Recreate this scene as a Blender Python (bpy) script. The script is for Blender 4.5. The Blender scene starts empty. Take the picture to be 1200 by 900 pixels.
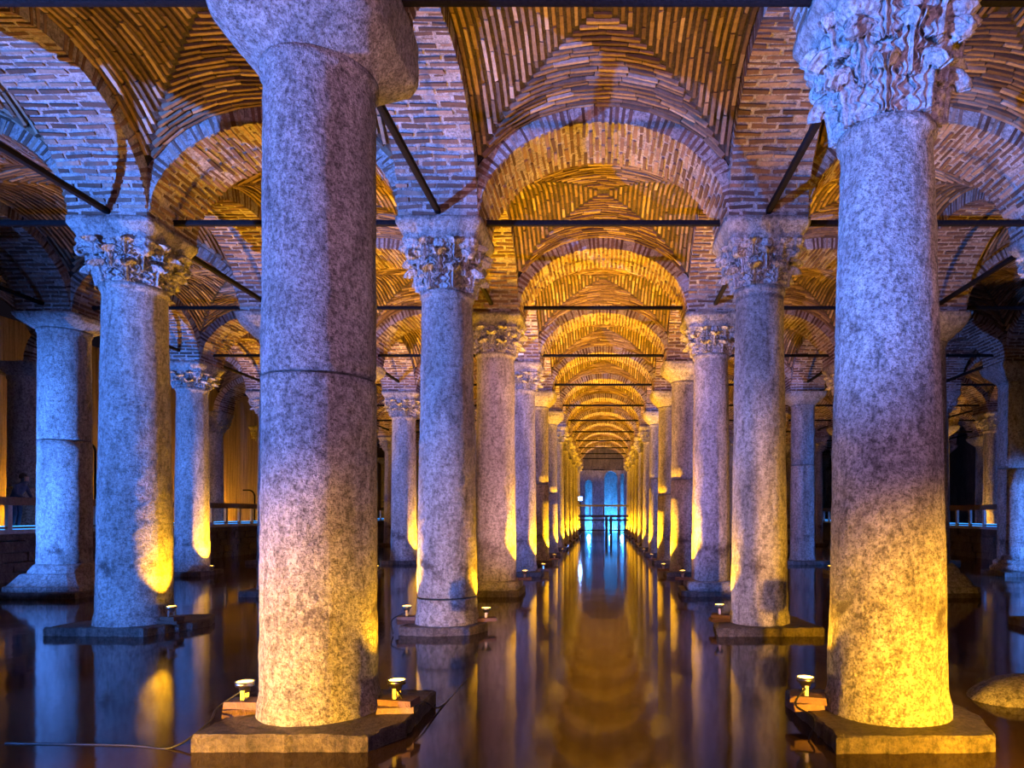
import bpy, math, random
from mathutils import Vector, Matrix, noise

random.seed(7)
PI = math.pi
scene = bpy.context.scene
COL = scene.collection

# ------------------------------------------------------------------ layout
FPX = 795.0                    # focal length in photo pixels (1200 wide)
VPX, VPY = 707.0, 602.0        # vanishing point of the aisle
EYE = 1.83                     # eye above water
W = 4.92                       # column spacing across the aisles
S = 4.80                       # column spacing along the aisles
Y1 = 5.9                       # first row of columns
ZS = 6.25                      # springing of the arches
RISE = 1.42
RING = 0.24
AW = 0.60                      # half width of an arch
SLAB = 0.13                    # top of the column slabs
ORD = ['zeroth', 'first', 'second', 'third', 'fourth', 'fifth', 'sixth', 'seventh', 'eighth', 'ninth', 'tenth',
       'eleventh', 'twelfth', 'thirteenth']


def cx(k):                     # column line k: ..., -2, -1 | +1, +2 ... beside the central aisle
    return (k - 0.5) * W if k > 0 else (k + 0.5) * W


def ry(r):
    return Y1 + (r - 1) * S


# ------------------------------------------------------------------ camera, world, lights, exposure
cam_d = bpy.data.cameras.new('camera')
cam = bpy.data.objects.new('camera', cam_d)
COL.objects.link(cam)
cam.location = (0, 0, EYE)
cam.rotation_euler = (PI / 2, 0, 0)
cam_d.sensor_fit = 'HORIZONTAL'
cam_d.sensor_width = 36.0
cam_d.lens = FPX * 36.0 / 1200.0
cam_d.shift_x = -(VPX - 600) / 1200.0
cam_d.shift_y = (VPY - 450) / 1200.0
cam_d.clip_start = 0.05
cam_d.clip_end = 300
scene.camera = cam

world = bpy.data.worlds.new('world')
scene.world = world
world.use_nodes = True
world.node_tree.nodes['Background'].inputs[0].default_value = (0.16, 0.12, 0.2, 1)
world.node_tree.nodes['Background'].inputs[1].default_value = 0.03

scene.view_settings.view_transform = 'Standard'
scene.view_settings.look = 'None'
scene.view_settings.gamma = 1.0
scene.view_settings.use_curve_mapping = False
scene.view_settings.exposure = 0.0
scene.cycles.use_denoising = True
scene.cycles.max_bounces = 5
scene.cycles.diffuse_bounces = 3
scene.cycles.glossy_bounces = 3
scene.cycles.sample_clamp_indirect = 4.0

AMBER = (1.0, 0.46, 0.010)
BLUE = (0.07, 0.24, 1.0)
VIOLET = (0.82, 0.42, 0.80)


def lamp(kind, name, loc, target, power, color, radius=0.05, size=1.2, blend=0.6, parent=None):
    d = bpy.data.lights.new(name, kind)
    d.energy = power
    d.color = color
    d.shadow_soft_size = radius
    if kind == 'SPOT':
        d.spot_size = size
        d.spot_blend = blend
    o = bpy.data.objects.new(name, d)
    COL.objects.link(o)
    if parent:
        o.parent = parent
    o.location = loc
    if target is not None:
        o.rotation_euler = (Vector(target) - Vector(loc)).to_track_quat('-Z', 'Y').to_euler()
    return o


# floodlights of the visitors' walkway behind and beside the viewpoint, plus added ones
def aim(loc, azimuth, elevation):
    """point one metre along a direction; azimuth in degrees from +y towards +x"""
    a, e = math.radians(azimuth), math.radians(elevation)
    return (loc[0] + math.sin(a) * math.cos(e), loc[1] + math.cos(a) * math.cos(e), loc[2] + math.sin(e))


P1, P2, P3, P4 = (-10.6, 0.4, 1.1), (-6.2, -1.0, 1.0), (1.6, -9.0, 1.6), (-1.6, -9.0, 1.6)
lamp('SPOT', 'blue_flood_light', P1, aim(P1, 34, 20), 30000, BLUE, 0.06, 1.45, 0.9)
lamp('SPOT', 'blue_flood_light', (-14.6, 8.6, 0.8), (-12.2, 15.5, 3.0), 17000, BLUE, 0.06, 0.85, 0.6)  # added out of view to brighten the broad blue column
lamp('SPOT', 'blue_flood_light', P2, (2.46, 5.9, 5.3), 26000, BLUE, 0.06, 0.5, 0.8)
for P in (P3, P4):
    lamp('SPOT', 'violet_flood_light', P, aim(P, 0, 9), 6500, VIOLET, 0.12, 0.74, 1.0)
P5, P6 = (3.0, 6.7, 0.5), (-3.05, 6.7, 0.5)      # added to light the third columns, hidden behind the first pair
lamp('SPOT', 'violet_flood_light', P5, aim(P5, -29, 14), 5200, VIOLET, 0.08, 0.56, 0.6)
lamp('SPOT', 'violet_flood_light', P6, aim(P6, 29, 14), 4400, VIOLET, 0.08, 0.56, 0.6)
lamp('SPOT', 'blue_flood_light', (15.0, 16.6, 1.2), (7.4, 20.4, 1.9), 8000, BLUE, 0.08, 1.2, 0.5)


# ------------------------------------------------------------------ materials
def mat(name):
    m = bpy.data.materials.new(name)
    m.use_nodes = True
    nt = m.node_tree
    return m, nt, nt.nodes['Principled BSDF']


def nd(nt, typ, **kw):
    n = nt.nodes.new(typ)
    for k, v in kw.items():
        if k in n.inputs.keys() if hasattr(n.inputs, 'keys') else False:
            n.inputs[k].default_value = v
        else:
            setattr(n, k, v)
    return n


def noise_node(nt, scale, detail=4.0, rough=0.6, vec=None, stretch=None):
    n = nt.nodes.new('ShaderNodeTexNoise')
    n.inputs['Scale'].default_value = scale
    n.inputs['Detail'].default_value = detail
    n.inputs['Roughness'].default_value = rough
    if vec is not None:
        if stretch:
            mp = nt.nodes.new('ShaderNodeMapping')
            mp.inputs['Scale'].default_value = stretch
            nt.links.new(vec, mp.inputs['Vector'])
            nt.links.new(mp.outputs[0], n.inputs['Vector'])
        else:
            nt.links.new(vec, n.inputs['Vector'])
    return n.outputs['Fac']


def ramp(nt, fac, stops):
    r = nt.nodes.new('ShaderNodeValToRGB')
    els = r.color_ramp.elements
    while len(els) < len(stops):
        els.new(0.5)
    for e, (p, c) in zip(els, stops):
        e.position = p
        e.color = (*c, 1) if len(c) == 3 else c
    nt.links.new(fac, r.inputs[0])
    return r.outputs[0]


def mix(nt, fac, a, b, mode='MIX'):
    m = nt.nodes.new('ShaderNodeMix')
    m.data_type = 'RGBA'
    m.blend_type = mode
    for sock, v in ((m.inputs[0], fac), (m.inputs[6], a), (m.inputs[7], b)):
        if isinstance(v, (int, float)):
            sock.default_value = v
        elif isinstance(v, tuple):
            sock.default_value = (*v, 1) if len(v) == 3 else v
        else:
            nt.links.new(v, sock)
    return m.outputs[2]


def math_node(nt, op, a, b=None, c=None):
    m = nt.nodes.new('ShaderNodeMath')
    m.operation = op
    for i, v in enumerate((a, b, c)):
        if v is None:
            continue
        if isinstance(v, (int, float)):
            m.inputs[i].default_value = v
        else:
            nt.links.new(v, m.inputs[i])
    return m.outputs[0]


def bump(nt, bsdf, height, strength, dist=0.02):
    b = nt.nodes.new('ShaderNodeBump')
    b.inputs['Strength'].default_value = strength
    b.inputs['Distance'].default_value = dist
    nt.links.new(height, b.inputs['Height'])
    nt.links.new(b.outputs[0], bsdf.inputs['Normal'])


def position(nt):
    return nt.nodes.new('ShaderNodeNewGeometry').outputs['Position']


def stone_material(name, dark, light, rough=0.75, stains=True, bump_s=1.0, pit=1.0):
    m, nt, b = mat(name)
    p = position(nt)
    n1 = noise_node(nt, 2.2, 5, 0.65, p, (1, 1, 0.35))
    n2 = noise_node(nt, 16, 6, 0.75, p)
    n3 = noise_node(nt, 46, 3, 0.7, p)
    c = ramp(nt, n1, [(0.3, dark), (0.7, light)])
    c = mix(nt, 0.75, c, ramp(nt, n2, [(0.36, (0.16, 0.14, 0.13)), (0.56, (1, 1, 1))]), 'MULTIPLY')
    sp = noise_node(nt, 38, 4, 0.85, p)
    c = mix(nt, min(1.0, 0.55 * pit), c, ramp(nt, sp, [(0.40, (0.22, 0.2, 0.19)), (0.52, (1, 1, 1))]), 'MULTIPLY')
    if stains:
        s = noise_node(nt, 5.0, 6, 0.8, p, (1.6, 1.6, 0.5))
        c = mix(nt, 0.65, c, ramp(nt, s, [(0.33, (0.08, 0.065, 0.055)), (0.50, (1, 1, 1))]), 'MULTIPLY')
    if stains:                               # tide mark left by a former water level
        sx = nt.nodes.new('ShaderNodeSeparateXYZ')
        nt.links.new(p, sx.inputs[0])
        dz = math_node(nt, 'ABSOLUTE', math_node(nt, 'SUBTRACT', sx.outputs[2], 1.02))
        near_z = math_node(nt, 'SUBTRACT', 1.0, math_node(nt, 'MULTIPLY', dz, 4.5))
        bn = noise_node(nt, 3.2, 5, 0.7, p)
        f = math_node(nt, 'MULTIPLY', math_node(nt, 'MAXIMUM', near_z, 0.0), math_node(nt, 'MULTIPLY', math_node(nt, 'MAXIMUM', math_node(nt, 'SUBTRACT', bn, 0.46), 0.0), 8.0))
        f = math_node(nt, 'MINIMUM', f, 0.85)
        c = mix(nt, f, c, (0.05, 0.035, 0.03))
    nt.links.new(c, b.inputs['Base Color'])
    b.inputs['Roughness'].default_value = rough
    h = math_node(nt, 'ADD', math_node(nt, 'MULTIPLY', n2, 1.0), math_node(nt, 'MULTIPLY', n3, 0.45 * pit))
    bump(nt, b, h, bump_s, 0.05)
    return m


def brick_material(name, cols, bump_s=0.7):
    m, nt, b = mat(name)
    p = position(nt)
    oi = nt.nodes.new('ShaderNodeObjectInfo')
    g = nt.nodes.new('ShaderNodeNewGeometry')
    r = math_node(nt, 'FRACT', math_node(nt, 'ADD', oi.outputs['Random'], g.outputs['Random Per Island']))
    c = ramp(nt, r, cols)
    n2 = noise_node(nt, 13, 5, 0.7, p)
    n3 = noise_node(nt, 45, 3, 0.7, p)
    c = mix(nt, 0.6, c, ramp(nt, n2, [(0.3, (0.35, 0.32, 0.3)), (0.6, (1.1, 1.1, 1.1))]), 'MULTIPLY')
    nt.links.new(c, b.inputs['Base Color'])
    b.inputs['Roughness'].default_value = 0.8
    bump(nt, b, math_node(nt, 'ADD', n2, math_node(nt, 'MULTIPLY', n3, 0.5)), bump_s, 0.03)
    return m


def plain_material(name, col, rough=0.6, metal=0.0, nscale=20, nvar=0.4, bump_s=0.3):
    m, nt, b = mat(name)
    p = position(nt)
    n = noise_node(nt, nscale, 4, 0.65, p)
    c = ramp(nt, n, [(0.3, tuple(x * (1 - nvar) for x in col)), (0.7, tuple(min(1, x * (1 + nvar)) for x in col))])
    nt.links.new(c, b.inputs['Base Color'])
    b.inputs['Roughness'].default_value = rough
    b.inputs['Metallic'].default_value = metal
    bump(nt, b, n, bump_s, 0.02)
    return m


def glow_material(name, col, strength):
    m, nt, b = mat(name)
    b.inputs['Base Color'].default_value = (*col, 1)
    b.inputs['Emission Color'].default_value = (*col, 1)
    b.inputs['Emission Strength'].default_value = strength
    return m


M = {}
M['stone'] = stone_material('weathered_marble', (0.30, 0.27, 0.25), (0.62, 0.59, 0.56), 0.7, True, 1.0)
M['rough_stone'] = stone_material('pitted_granite', (0.34, 0.31, 0.29), (0.70, 0.67, 0.63), 0.65, True, 1.0, 1.6)
M['carved'] = stone_material('carved_marble', (0.36, 0.33, 0.31), (0.6, 0.57, 0.55), 0.65, False, 0.7)
nt = M['carved'].node_tree                       # chiselled foliage relief
b = nt.nodes['Principled BSDF']
bn = b.inputs['Normal'].links[0].from_node
vo = nt.nodes.new('ShaderNodeTexVoronoi')
vo.feature = 'SMOOTH_F1'
vo.inputs['Scale'].default_value = 15.0
mp = nt.nodes.new('ShaderNodeMapping')
mp.inputs['Scale'].default_value = (1.5, 1.5, 0.6)
nt.links.new(position(nt), mp.inputs['Vector'])
nt.links.new(mp.outputs[0], vo.inputs['Vector'])
b2 = nt.nodes.new('ShaderNodeBump')
b2.inputs['Strength'].default_value = 1.0
b2.inputs['Distance'].default_value = 0.04
nt.links.new(vo.outputs['Distance'], b2.inputs['Height'])
nt.links.new(bn.outputs[0], b2.inputs['Normal'])
nt.links.new(b2.outputs[0], b.inputs['Normal'])
M['slab'] = stone_material('wet_slab_stone', (0.07, 0.055, 0.045), (0.2, 0.165, 0.14), 0.55, True, 0.8)
M['dark_stone'] = stone_material('damp_rubble_stone', (0.10, 0.085, 0.075), (0.24, 0.2, 0.18), 0.6, True, 0.9)
M['mortar'] = stone_material('lime_mortar', (0.34, 0.29, 0.27), (0.66, 0.60, 0.57), 0.85, False, 0.9)
M['vault_mortar'] = stone_material('dark_mortar', (0.035, 0.024, 0.018), (0.10, 0.075, 0.06), 0.85, False, 0.9)  # darker than the arch mortar, so vault joints show as dark lines
M['vault_brick'] = brick_material('pale_vault_brick', [(0.0, (0.08, 0.045, 0.028)), (0.4, (0.17, 0.105, 0.065)), (0.8, (0.25, 0.165, 0.105)), (1.0, (0.42, 0.32, 0.24))])
M['brick'] = brick_material('flat_red_brick', [(0.0, (0.07, 0.035, 0.022)), (0.45, (0.14, 0.075, 0.05)), (0.8, (0.2, 0.115, 0.08)), (1.0, (0.36, 0.26, 0.2))])
M['iron'] = plain_material('dark_iron', (0.008, 0.007, 0.008), 0.75, 0.0, 30, 0.5)
M['iron'].node_tree.nodes['Principled BSDF'].inputs['Specular IOR Level'].default_value = 0.08
M['timber'] = plain_material('walkway_timber', (0.17, 0.11, 0.07), 0.6, 0, 12, 0.4)
M['dark_timber'] = plain_material('dark_timber', (0.035, 0.028, 0.026), 0.6, 0, 12, 0.4)
M['paint'] = plain_material('pale_painted_steel', (0.5, 0.46, 0.46), 0.5, 0, 12, 0.2)
M['deck'] = plain_material('pale_deck', (0.4, 0.4, 0.42), 0.5, 0, 8, 0.25)
M['steel'] = plain_material('lamp_steel', (0.5, 0.48, 0.45), 0.28, 1.0, 20, 0.15, 0.05)
M['cable'] = plain_material('black_cable', (0.01, 0.01, 0.01), 0.5)
M['plaque'] = plain_material('white_plaque', (0.85, 0.85, 0.82), 0.5, 0, 10, 0.05)
M['amber_lens'] = glow_material('amber_lamp_lens', (1.0, 0.55, 0.06), 22)
M['blue_lens'] = glow_material('blue_lamp_lens', (0.35, 0.6, 1.0), 9)
M['deck_glow'] = glow_material('blue_deck_glow', (0.04, 0.34, 1.0), 2.2)
M['skin'] = plain_material('skin', (0.5, 0.32, 0.25), 0.5, 0, 20, 0.1, 0.05)
M['hair'] = plain_material('dark_hair', (0.03, 0.025, 0.025), 0.6)
M['jacket'] = plain_material('blue_black_jacket', (0.05, 0.07, 0.14), 0.7, 0, 10, 0.3)
M['trousers'] = plain_material('dark_trousers', (0.03, 0.03, 0.05), 0.8)

# streaked plaster wall
m, nt, b = mat('streaked_plaster')
p = position(nt)
n1 = noise_node(nt, 3.0, 6, 0.75, p, (1, 3.2, 0.12))
n2 = noise_node(nt, 20, 5, 0.7, p, (1, 1, 0.5))
c = ramp(nt, n1, [(0.32, (0.14, 0.09, 0.06)), (0.55, (0.4, 0.28, 0.19)), (0.75, (0.55, 0.42, 0.3))])
c = mix(nt, 0.5, c, ramp(nt, n2, [(0.3, (0.4, 0.38, 0.36)), (0.6, (1, 1, 1))]), 'MULTIPLY')
nt.links.new(c, b.inputs['Base Color'])
b.inputs['Roughness'].default_value = 0.8
bump(nt, b, math_node(nt, 'ADD', n1, n2), 0.7, 0.04)
M['plaster'] = m

# still dark water over silt
m, nt, b = mat('still_dark_water')
p = position(nt)
n1 = noise_node(nt, 0.5, 4, 0.6, p)
c = ramp(nt, n1, [(0.35, (0.035, 0.02, 0.012)), (0.7, (0.09, 0.052, 0.03))])
nt.links.new(c, b.inputs['Base Color'])
b.inputs['Roughness'].default_value = 0.075
b.inputs['IOR'].default_value = 1.33
w1 = noise_node(nt, 2.2, 2, 0.5, p, (1, 0.6, 1))
w2 = noise_node(nt, 14, 2, 0.5, p, (1, 0.5, 1))
bump(nt, b, math_node(nt, 'ADD', w1, math_node(nt, 'MULTIPLY', w2, 0.12)), 0.05, 0.05)
M['water'] = m


# ------------------------------------------------------------------ mesh helpers
def mesh(name, verts, faces, material, smooth=False):
    me = bpy.data.meshes.new(name)
    me.from_pydata([tuple(v) for v in verts], [], faces)
    me.materials.append(material)
    if smooth:
        me.polygons.foreach_set('use_smooth', [len(f) <= 4 for f in faces])
    me.update()
    return me


def obj(name, data, parent=None, loc=(0, 0, 0), rot=(0, 0, 0), scale=None):
    o = bpy.data.objects.new(name, data)
    COL.objects.link(o)
    if parent is not None:
        o.parent = parent
    o.location = loc
    o.rotation_euler = rot
    if scale is not None:
        o.scale = scale
    return o


def tag(o, label=None, cat=None, group=None, kind=None):
    if label:
        o['label'] = label
    if cat:
        o['category'] = cat
    if group:
        o['group'] = group
    if kind:
        o['kind'] = kind
    return o


class MB:
    """collects shapes into one vertex and face list"""

    def __init__(self):
        self.v, self.f = [], []

    def add(self, verts, faces):
        n = len(self.v)
        self.v.extend(verts)
        self.f.extend([tuple(i + n for i in f) for f in faces])
        return self

    def box(self, x0, x1, y0, y1, z0, z1, jit=0.0, mtx=None):
        vs = [Vector((x, y, z)) for x in (x0, x1) for y in (y0, y1) for z in (z0, z1)]
        if jit:
            vs = [v + Vector((random.uniform(-jit, jit), random.uniform(-jit, jit), random.uniform(-jit, jit))) for v in vs]
        if mtx is not None:
            vs = [mtx @ v for v in vs]
        fs = [(0, 1, 3, 2), (4, 6, 7, 5), (0, 4, 5, 1), (2, 3, 7, 6), (0, 2, 6, 4), (1, 5, 7, 3)]
        return self.add(vs, fs)

    def rings(self, rings, cap0=True, cap1=True):
        n = len(rings[0])
        base = len(self.v)
        for r in rings:
            self.v.extend([Vector(q) for q in r])
        for i in range(len(rings) - 1):
            for j in range(n):
                a, b_ = base + i * n + j, base + i * n + (j + 1) % n
                self.f.append((a, b_, b_ + n, a + n))
        if cap0:
            self.f.append(tuple(base + j for j in reversed(range(n))))
        if cap1:
            self.f.append(tuple(base + (len(rings) - 1) * n + j for j in range(n)))
        return self

    def tube(self, pts, r, n=8):
        rings = []
        up = Vector((0.13, 0.21, 1)).normalized()
        for i, q in enumerate(pts):
            q = Vector(q)
            t = (Vector(pts[min(i + 1, len(pts) - 1)]) - Vector(pts[max(i - 1, 0)])).normalized()
            a = t.cross(up)
            if a.length < 1e-3:
                a = t.cross(Vector((1, 0, 0)))
            a.normalize()
            b2 = t.cross(a)
            rr = r[i] if isinstance(r, (list, tuple)) else r
            rings.append([q + a * (rr * math.cos(2 * PI * k / n)) + b2 * (rr * math.sin(2 * PI * k / n)) for k in range(n)])
        return self.rings(rings)

    def build(self, name, material, parent=None, smooth=False, loc=(0, 0, 0), rot=(0, 0, 0)):
        return obj(name, mesh(name, self.v, self.f, material, smooth), parent, loc, rot)


def super_ring(h, n, z, seg=48, cxo=0.0, cyo=0.0, hy=None):
    """super-ellipse ring: n = 2 is round, n = 12 nearly square"""
    out = []
    for k in range(seg):
        a = 2 * PI * (k + 0.5) / seg
        ca, sa = math.cos(a), math.sin(a)
        r = 1.0 / (abs(ca) ** n + abs(sa) ** n) ** (1.0 / n)
        out.append(Vector((cxo + h * r * ca, cyo + (hy or h) * r * sa, z)))
    return out


def interp(profile, z):
    for (z0, r0), (z1, r1) in zip(profile, profile[1:]):
        if z <= z1:
            t = (z - z0) / (z1 - z0) if z1 > z0 else 0
            return r0 + (r1 - r0) * t
    return profile[-1][1]


def dispnoise(v, freq, amp, seed=0.0):
    return noise.noise(Vector(v) * freq + Vector((seed, seed * 1.7, -seed))) * amp


def lathe_noisy(profile, seg, dz, amp, seed, z0=None, z1=None):
    z0 = profile[0][0] if z0 is None else z0
    z1 = profile[-1][0] if z1 is None else z1
    zs = sorted(set([z0, z1] + [q for q, _ in profile if z0 < q < z1] + [z0 + i * dz for i in range(1, int((z1 - z0) / dz))]))
    rings = []
    for z in zs:
        r = interp(profile, z)
        ring = []
        for k in range(seg):
            a = 2 * PI * k / seg
            v = Vector((r * math.cos(a), r * math.sin(a), z))
            d = dispnoise(v, 1.6, amp, seed) + dispnoise(v, 7, amp * 0.5, seed + 3) + dispnoise(v, 19, amp * 0.3, seed + 5)
            v.x += math.cos(a) * d
            v.y += math.sin(a) * d
            ring.append(v)
        rings.append(ring)
    return MB().rings(rings)


# ------------------------------------------------------------------ bricks shared by arches and vaults
def brick_mesh(seed, m):
    rnd = random.Random(seed)
    vs = []
    for x in (-.5, .5):
        for y in (-.5, .5):
            for z in (-.5, .5):
                vs.append((x + rnd.uniform(-.03, .03), y + rnd.uniform(-.12, .12), z + rnd.uniform(-.05, .02)))
    fs = [(0, 1, 3, 2), (4, 6, 7, 5), (0, 4, 5, 1), (2, 3, 7, 6), (0, 2, 6, 4), (1, 5, 7, 3)]
    return mesh('brick', vs, fs, M[m])


BRICKS = [brick_mesh(100 + i, 'brick') for i in range(8)]
VAULT_BRICKS = [brick_mesh(200 + i, 'vault_brick') for i in range(8)]


def ell(a, h, ang):
    return a * math.cos(ang), h * math.sin(ang)


def arc_angles(a, h, step):
    """angles along an ellipse at equal arc length"""
    N = 800
    L, acc = 0.0, [0.0]
    px, pz = ell(a, h, 0)
    for i in range(1, N + 1):
        x, z = ell(a, h, PI * i / N)
        L += math.hypot(x - px, z - pz)
        acc.append(L)
        px, pz = x, z
    n = int(round(L / step))
    out, j = [], 0
    for i in range(n):
        t = (i + 0.5) * L / n
        while acc[j + 1] < t:
            j += 1
        f = (t - acc[j]) / (acc[j + 1] - acc[j])
        out.append(PI * (j + f) / N)
    return out, L / n


def arch_bricks(a):
    """local matrices of an arch's bricks; x along the span, y through the arch, z up from the springing"""
    rnd = random.Random(int(a * 1000))
    out = []
    angs, step = arc_angles(a + 0.1, RISE + 0.1, 0.104)
    for i, t in enumerate(angs):
        x, z = ell(a, RISE, t)
        nx, nz = math.cos(t) / a, math.sin(t) / RISE
        l = math.hypot(nx, nz)
        nx, nz = nx / l, nz / l
        n = Vector((nx, 0, nz))
        tang = Vector((-nz, 0, nx))
        cuts = [-AW, -AW + 0.40, -AW + 0.80, AW] if i % 2 else [-AW, -AW + 0.20, -AW + 0.60, -AW + 1.0, AW]
        for y0, y1 in zip(cuts, cuts[1:]):
            ln = (y1 - y0) - rnd.uniform(0.025, 0.05)
            th = rnd.uniform(0.040, 0.062)
            dp = RING + 0.012
            proud = rnd.uniform(0.004, 0.034)
            c = Vector((x, 0, z)) + n * (dp / 2 - proud)
            c.y = (y0 + y1) / 2
            if abs(y0) == AW:
                c.y -= 0.012
            if abs(y1) == AW:
                c.y += 0.012
            R = Matrix((Vector((0, 1, 0)), tang, -n)).transposed()
            out.append((Matrix.Translation(c) @ R.to_4x4() @ Matrix.Rotation(rnd.uniform(-.06, .06), 4, 'Z')
                        @ Matrix.Diagonal((ln, th, dp, 1)), rnd.randrange(8)))
    return out


def arch_shell(a):
    mb = MB()
    rings = []
    N = 48
    for i in range(N + 1):
        t = PI * i / N
        xi, zi = ell(a, RISE, t)
        xo, zo = ell(a + RING, RISE + RING, t)
        if i in (0, N):
            zi = zo = -0.02
        w = AW - 0.012
        rings.append([(xi, -w, zi), (xi, w, zi), (xo, w, zo), (xo, -w, zo)])
    mb.rings(rings)
    return mesh('mortar_ring', mb.v, mb.f, M['mortar'])


def vault_height(u, v, hx, hy):
    un, vn = abs(u) / hx, abs(v) / hy
    mn, mx = (un, vn) if un < vn else (vn, un)
    A = 1.0 + RING / 1.83
    dome = 0.16 * (1 - mx)
    return (RISE + RING) * math.sqrt(max(0.0, 1 - (mn / A) ** 2)) + dome


def vault_shell(hx, hy):
    N = 36
    vs, fs = [], []
    for i in range(N + 1):
        for j in range(N + 1):
            u, v = -1.0 + 2.0 * i / N, -1.0 + 2.0 * j / N
            vs.append((u * (hx + .03), v * (hy + .03), vault_height(u * hx, v * hy, hx, hy)))
    n1 = len(vs)
    vs += [(x, y, z + 0.15) for x, y, z in vs]
    for i in range(N):
        for j in range(N):
            q = i * (N + 1) + j
            fs.append((q, q + N + 1, q + N + 2, q + 1))
            fs.append((n1 + q, n1 + q + 1, n1 + q + N + 2, n1 + q + N + 1))
    return mesh('mortar_web', vs, fs, M['vault_mortar'], False)


def vault_bricks(hx, hy):
    rnd = random.Random(11)
    out = []
    for side in range(4):
        along, across = (hx, hy) if side % 2 == 0 else (hy, hx)
        nrow = 20
        for i in range(nrow):
            t = (i + 0.6) / nrow
            v = t * across
            lim = t * along - 0.03
            if lim < 0.08:
                continue
            # walk along the arc from -lim to lim
            def pt(u):
                uu, vv = (u, v) if side % 2 == 0 else (v, u)
                return vault_height(uu, vv, hx, hy)
            u = -lim
            first = True
            while u < lim - 0.05:
                ln = rnd.uniform(0.34, 0.52) * (0.55 if (first and i % 2) else 1)
                first = False
                # convert arc length to u
                sl = (pt(min(u + 0.01, lim)) - pt(u)) / 0.01
                du = ln / math.sqrt(1 + sl * sl)
                u1 = min(u + max(du, 0.03), lim)
                if u1 - u < 0.03:
                    break
                z0, z1 = pt(u), pt(u1)
                a0, b0 = Vector((u, v, z0)), Vector((u1, v, z1))
                d = (b0 - a0)
                length = d.length - 0.018
                if length > 0.04:
                    d.normalize()
                    side_v = Vector((0, 1, 0))
                    nrm = d.cross(side_v)          # points up or down
                    if nrm.z > 0:
                        nrm = -nrm
                    c = (a0 + b0) / 2 - nrm * (0.05 - rnd.uniform(0.022, 0.048))
                    c.z += 0.006
                    R = Matrix((d, nrm.cross(d), nrm)).transposed()
                    mtx = Matrix.Translation(c) @ R.to_4x4() @ Matrix.Diagonal((length, rnd.uniform(.042, .056), 0.1, 1))
                    out.append((Matrix.Rotation(side * PI / 2, 4, 'Z') @ mtx, rnd.randrange(8), v))
                u = u1
    return out


def joined_bricks(name, mats, kinds=None, m='brick'):
    kinds = kinds or BRICKS
    mb = MB()
    for q in mats:
        me = kinds[q[1]]
        mb.add([q[0] @ vv.co for vv in me.vertices], [tuple(p.vertices) for p in me.polygons])
    return mesh(name, mb.v, mb.f, M[m])


HX, HY = W / 2 - AW, S / 2 - AW
T_SHELL, L_SHELL = arch_shell(HX), arch_shell(HY)
T_BR, L_BR = arch_bricks(HX), arch_bricks(HY)
V_SHELL = vault_shell(HX, HY)
V_BR = vault_bricks(HX, HY)
V_BR.sort(key=lambda q: -q[2])
T_JOIN, L_JOIN, V_JOIN = joined_bricks('brick_courses', T_BR), joined_bricks('brick_courses', L_BR), joined_bricks('brick_courses', V_BR, VAULT_BRICKS, 'vault_brick')
V_REST = joined_bricks('brick_courses', V_BR[300:], VAULT_BRICKS, 'vault_brick')


def brick_parts(root, mats, kinds=None):
    kinds = kinds or BRICKS
    for q in mats:
        o = bpy.data.objects.new('brick', kinds[q[1]])
        COL.objects.link(o)
        o.parent = root
        o.matrix_local = q[0]


def empty(name, loc, rz=0.0):
    o = bpy.data.objects.new(name, None)
    o.empty_display_size = 0.2
    COL.objects.link(o)
    o.location = loc
    o.rotation_euler = (0, 0, rz)
    return o


def aisle_name(i):
    """aisle i: 0 central, negative towards the streaked wall, positive towards the balustrade side"""
    if i == 0:
        return 'the central aisle'
    side = 'wall-side' if i < 0 else 'balustrade-side'
    return f'the {ORD[abs(i)]} {side} aisle'


def line_name(k):
    side = 'wall-side' if k < 0 else 'balustrade-side'
    if abs(k) == 1:
        return f"the central aisle's {side} line"
    return f'the {ORD[abs(k)]} {side} column line'


def aisle_x(i):
    return i * W


def cross_arch(r, i, near):
    root = empty('cross_arch', (aisle_x(i), ry(r), ZS))
    tag(root, f'brick arch crossing {aisle_name(i)} at the {ORD[r]} column row', 'arch', 'brick arches across the aisles')
    obj('mortar_ring', T_SHELL, root)
    if near:
        brick_parts(root, T_BR)
    else:
        tag(obj('brick_courses', T_JOIN, root), kind='stuff')


def long_arch(k, r, near):
    root = empty('arcade_arch', (cx(k), ry(r) + S / 2, ZS), PI / 2)
    tag(root, f'brick arcade arch between {ORD[r]} and {ORD[r + 1]} columns of {line_name(k)}', 'arch', 'brick arches along the arcades')
    obj('mortar_ring', L_SHELL, root)
    if near:
        brick_parts(root, L_BR)
    else:
        tag(obj('brick_courses', L_JOIN, root), kind='stuff')


def vault(i, r, near):
    root = empty('ceiling', (aisle_x(i), ry(r) + S / 2, ZS))
    tag(root, f'brick groin vault over {aisle_name(i)} between {ORD[r]} and {ORD[r + 1]} column rows', 'vault', 'brick groin vaults', 'structure')
    obj('mortar_web', V_SHELL, root)
    if near:
        brick_parts(root, V_BR[:300], VAULT_BRICKS)
        tag(obj('brick_courses', V_REST, root), kind='stuff')
    else:
        tag(obj('brick_courses', V_JOIN, root), kind='stuff')


LASTROW = 12


def in_view_x(x, y0, y1, margin=1.5):
    """does a point at x between depths y0 and y1 fall inside the picture's width, with a margin"""
    for y in (y0, y1):
        if y > 0.5 and -VPX - 60 < (x - math.copysign(margin, x)) * FPX / y < (1200 - VPX) + 60:
            return True
    return False


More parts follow.
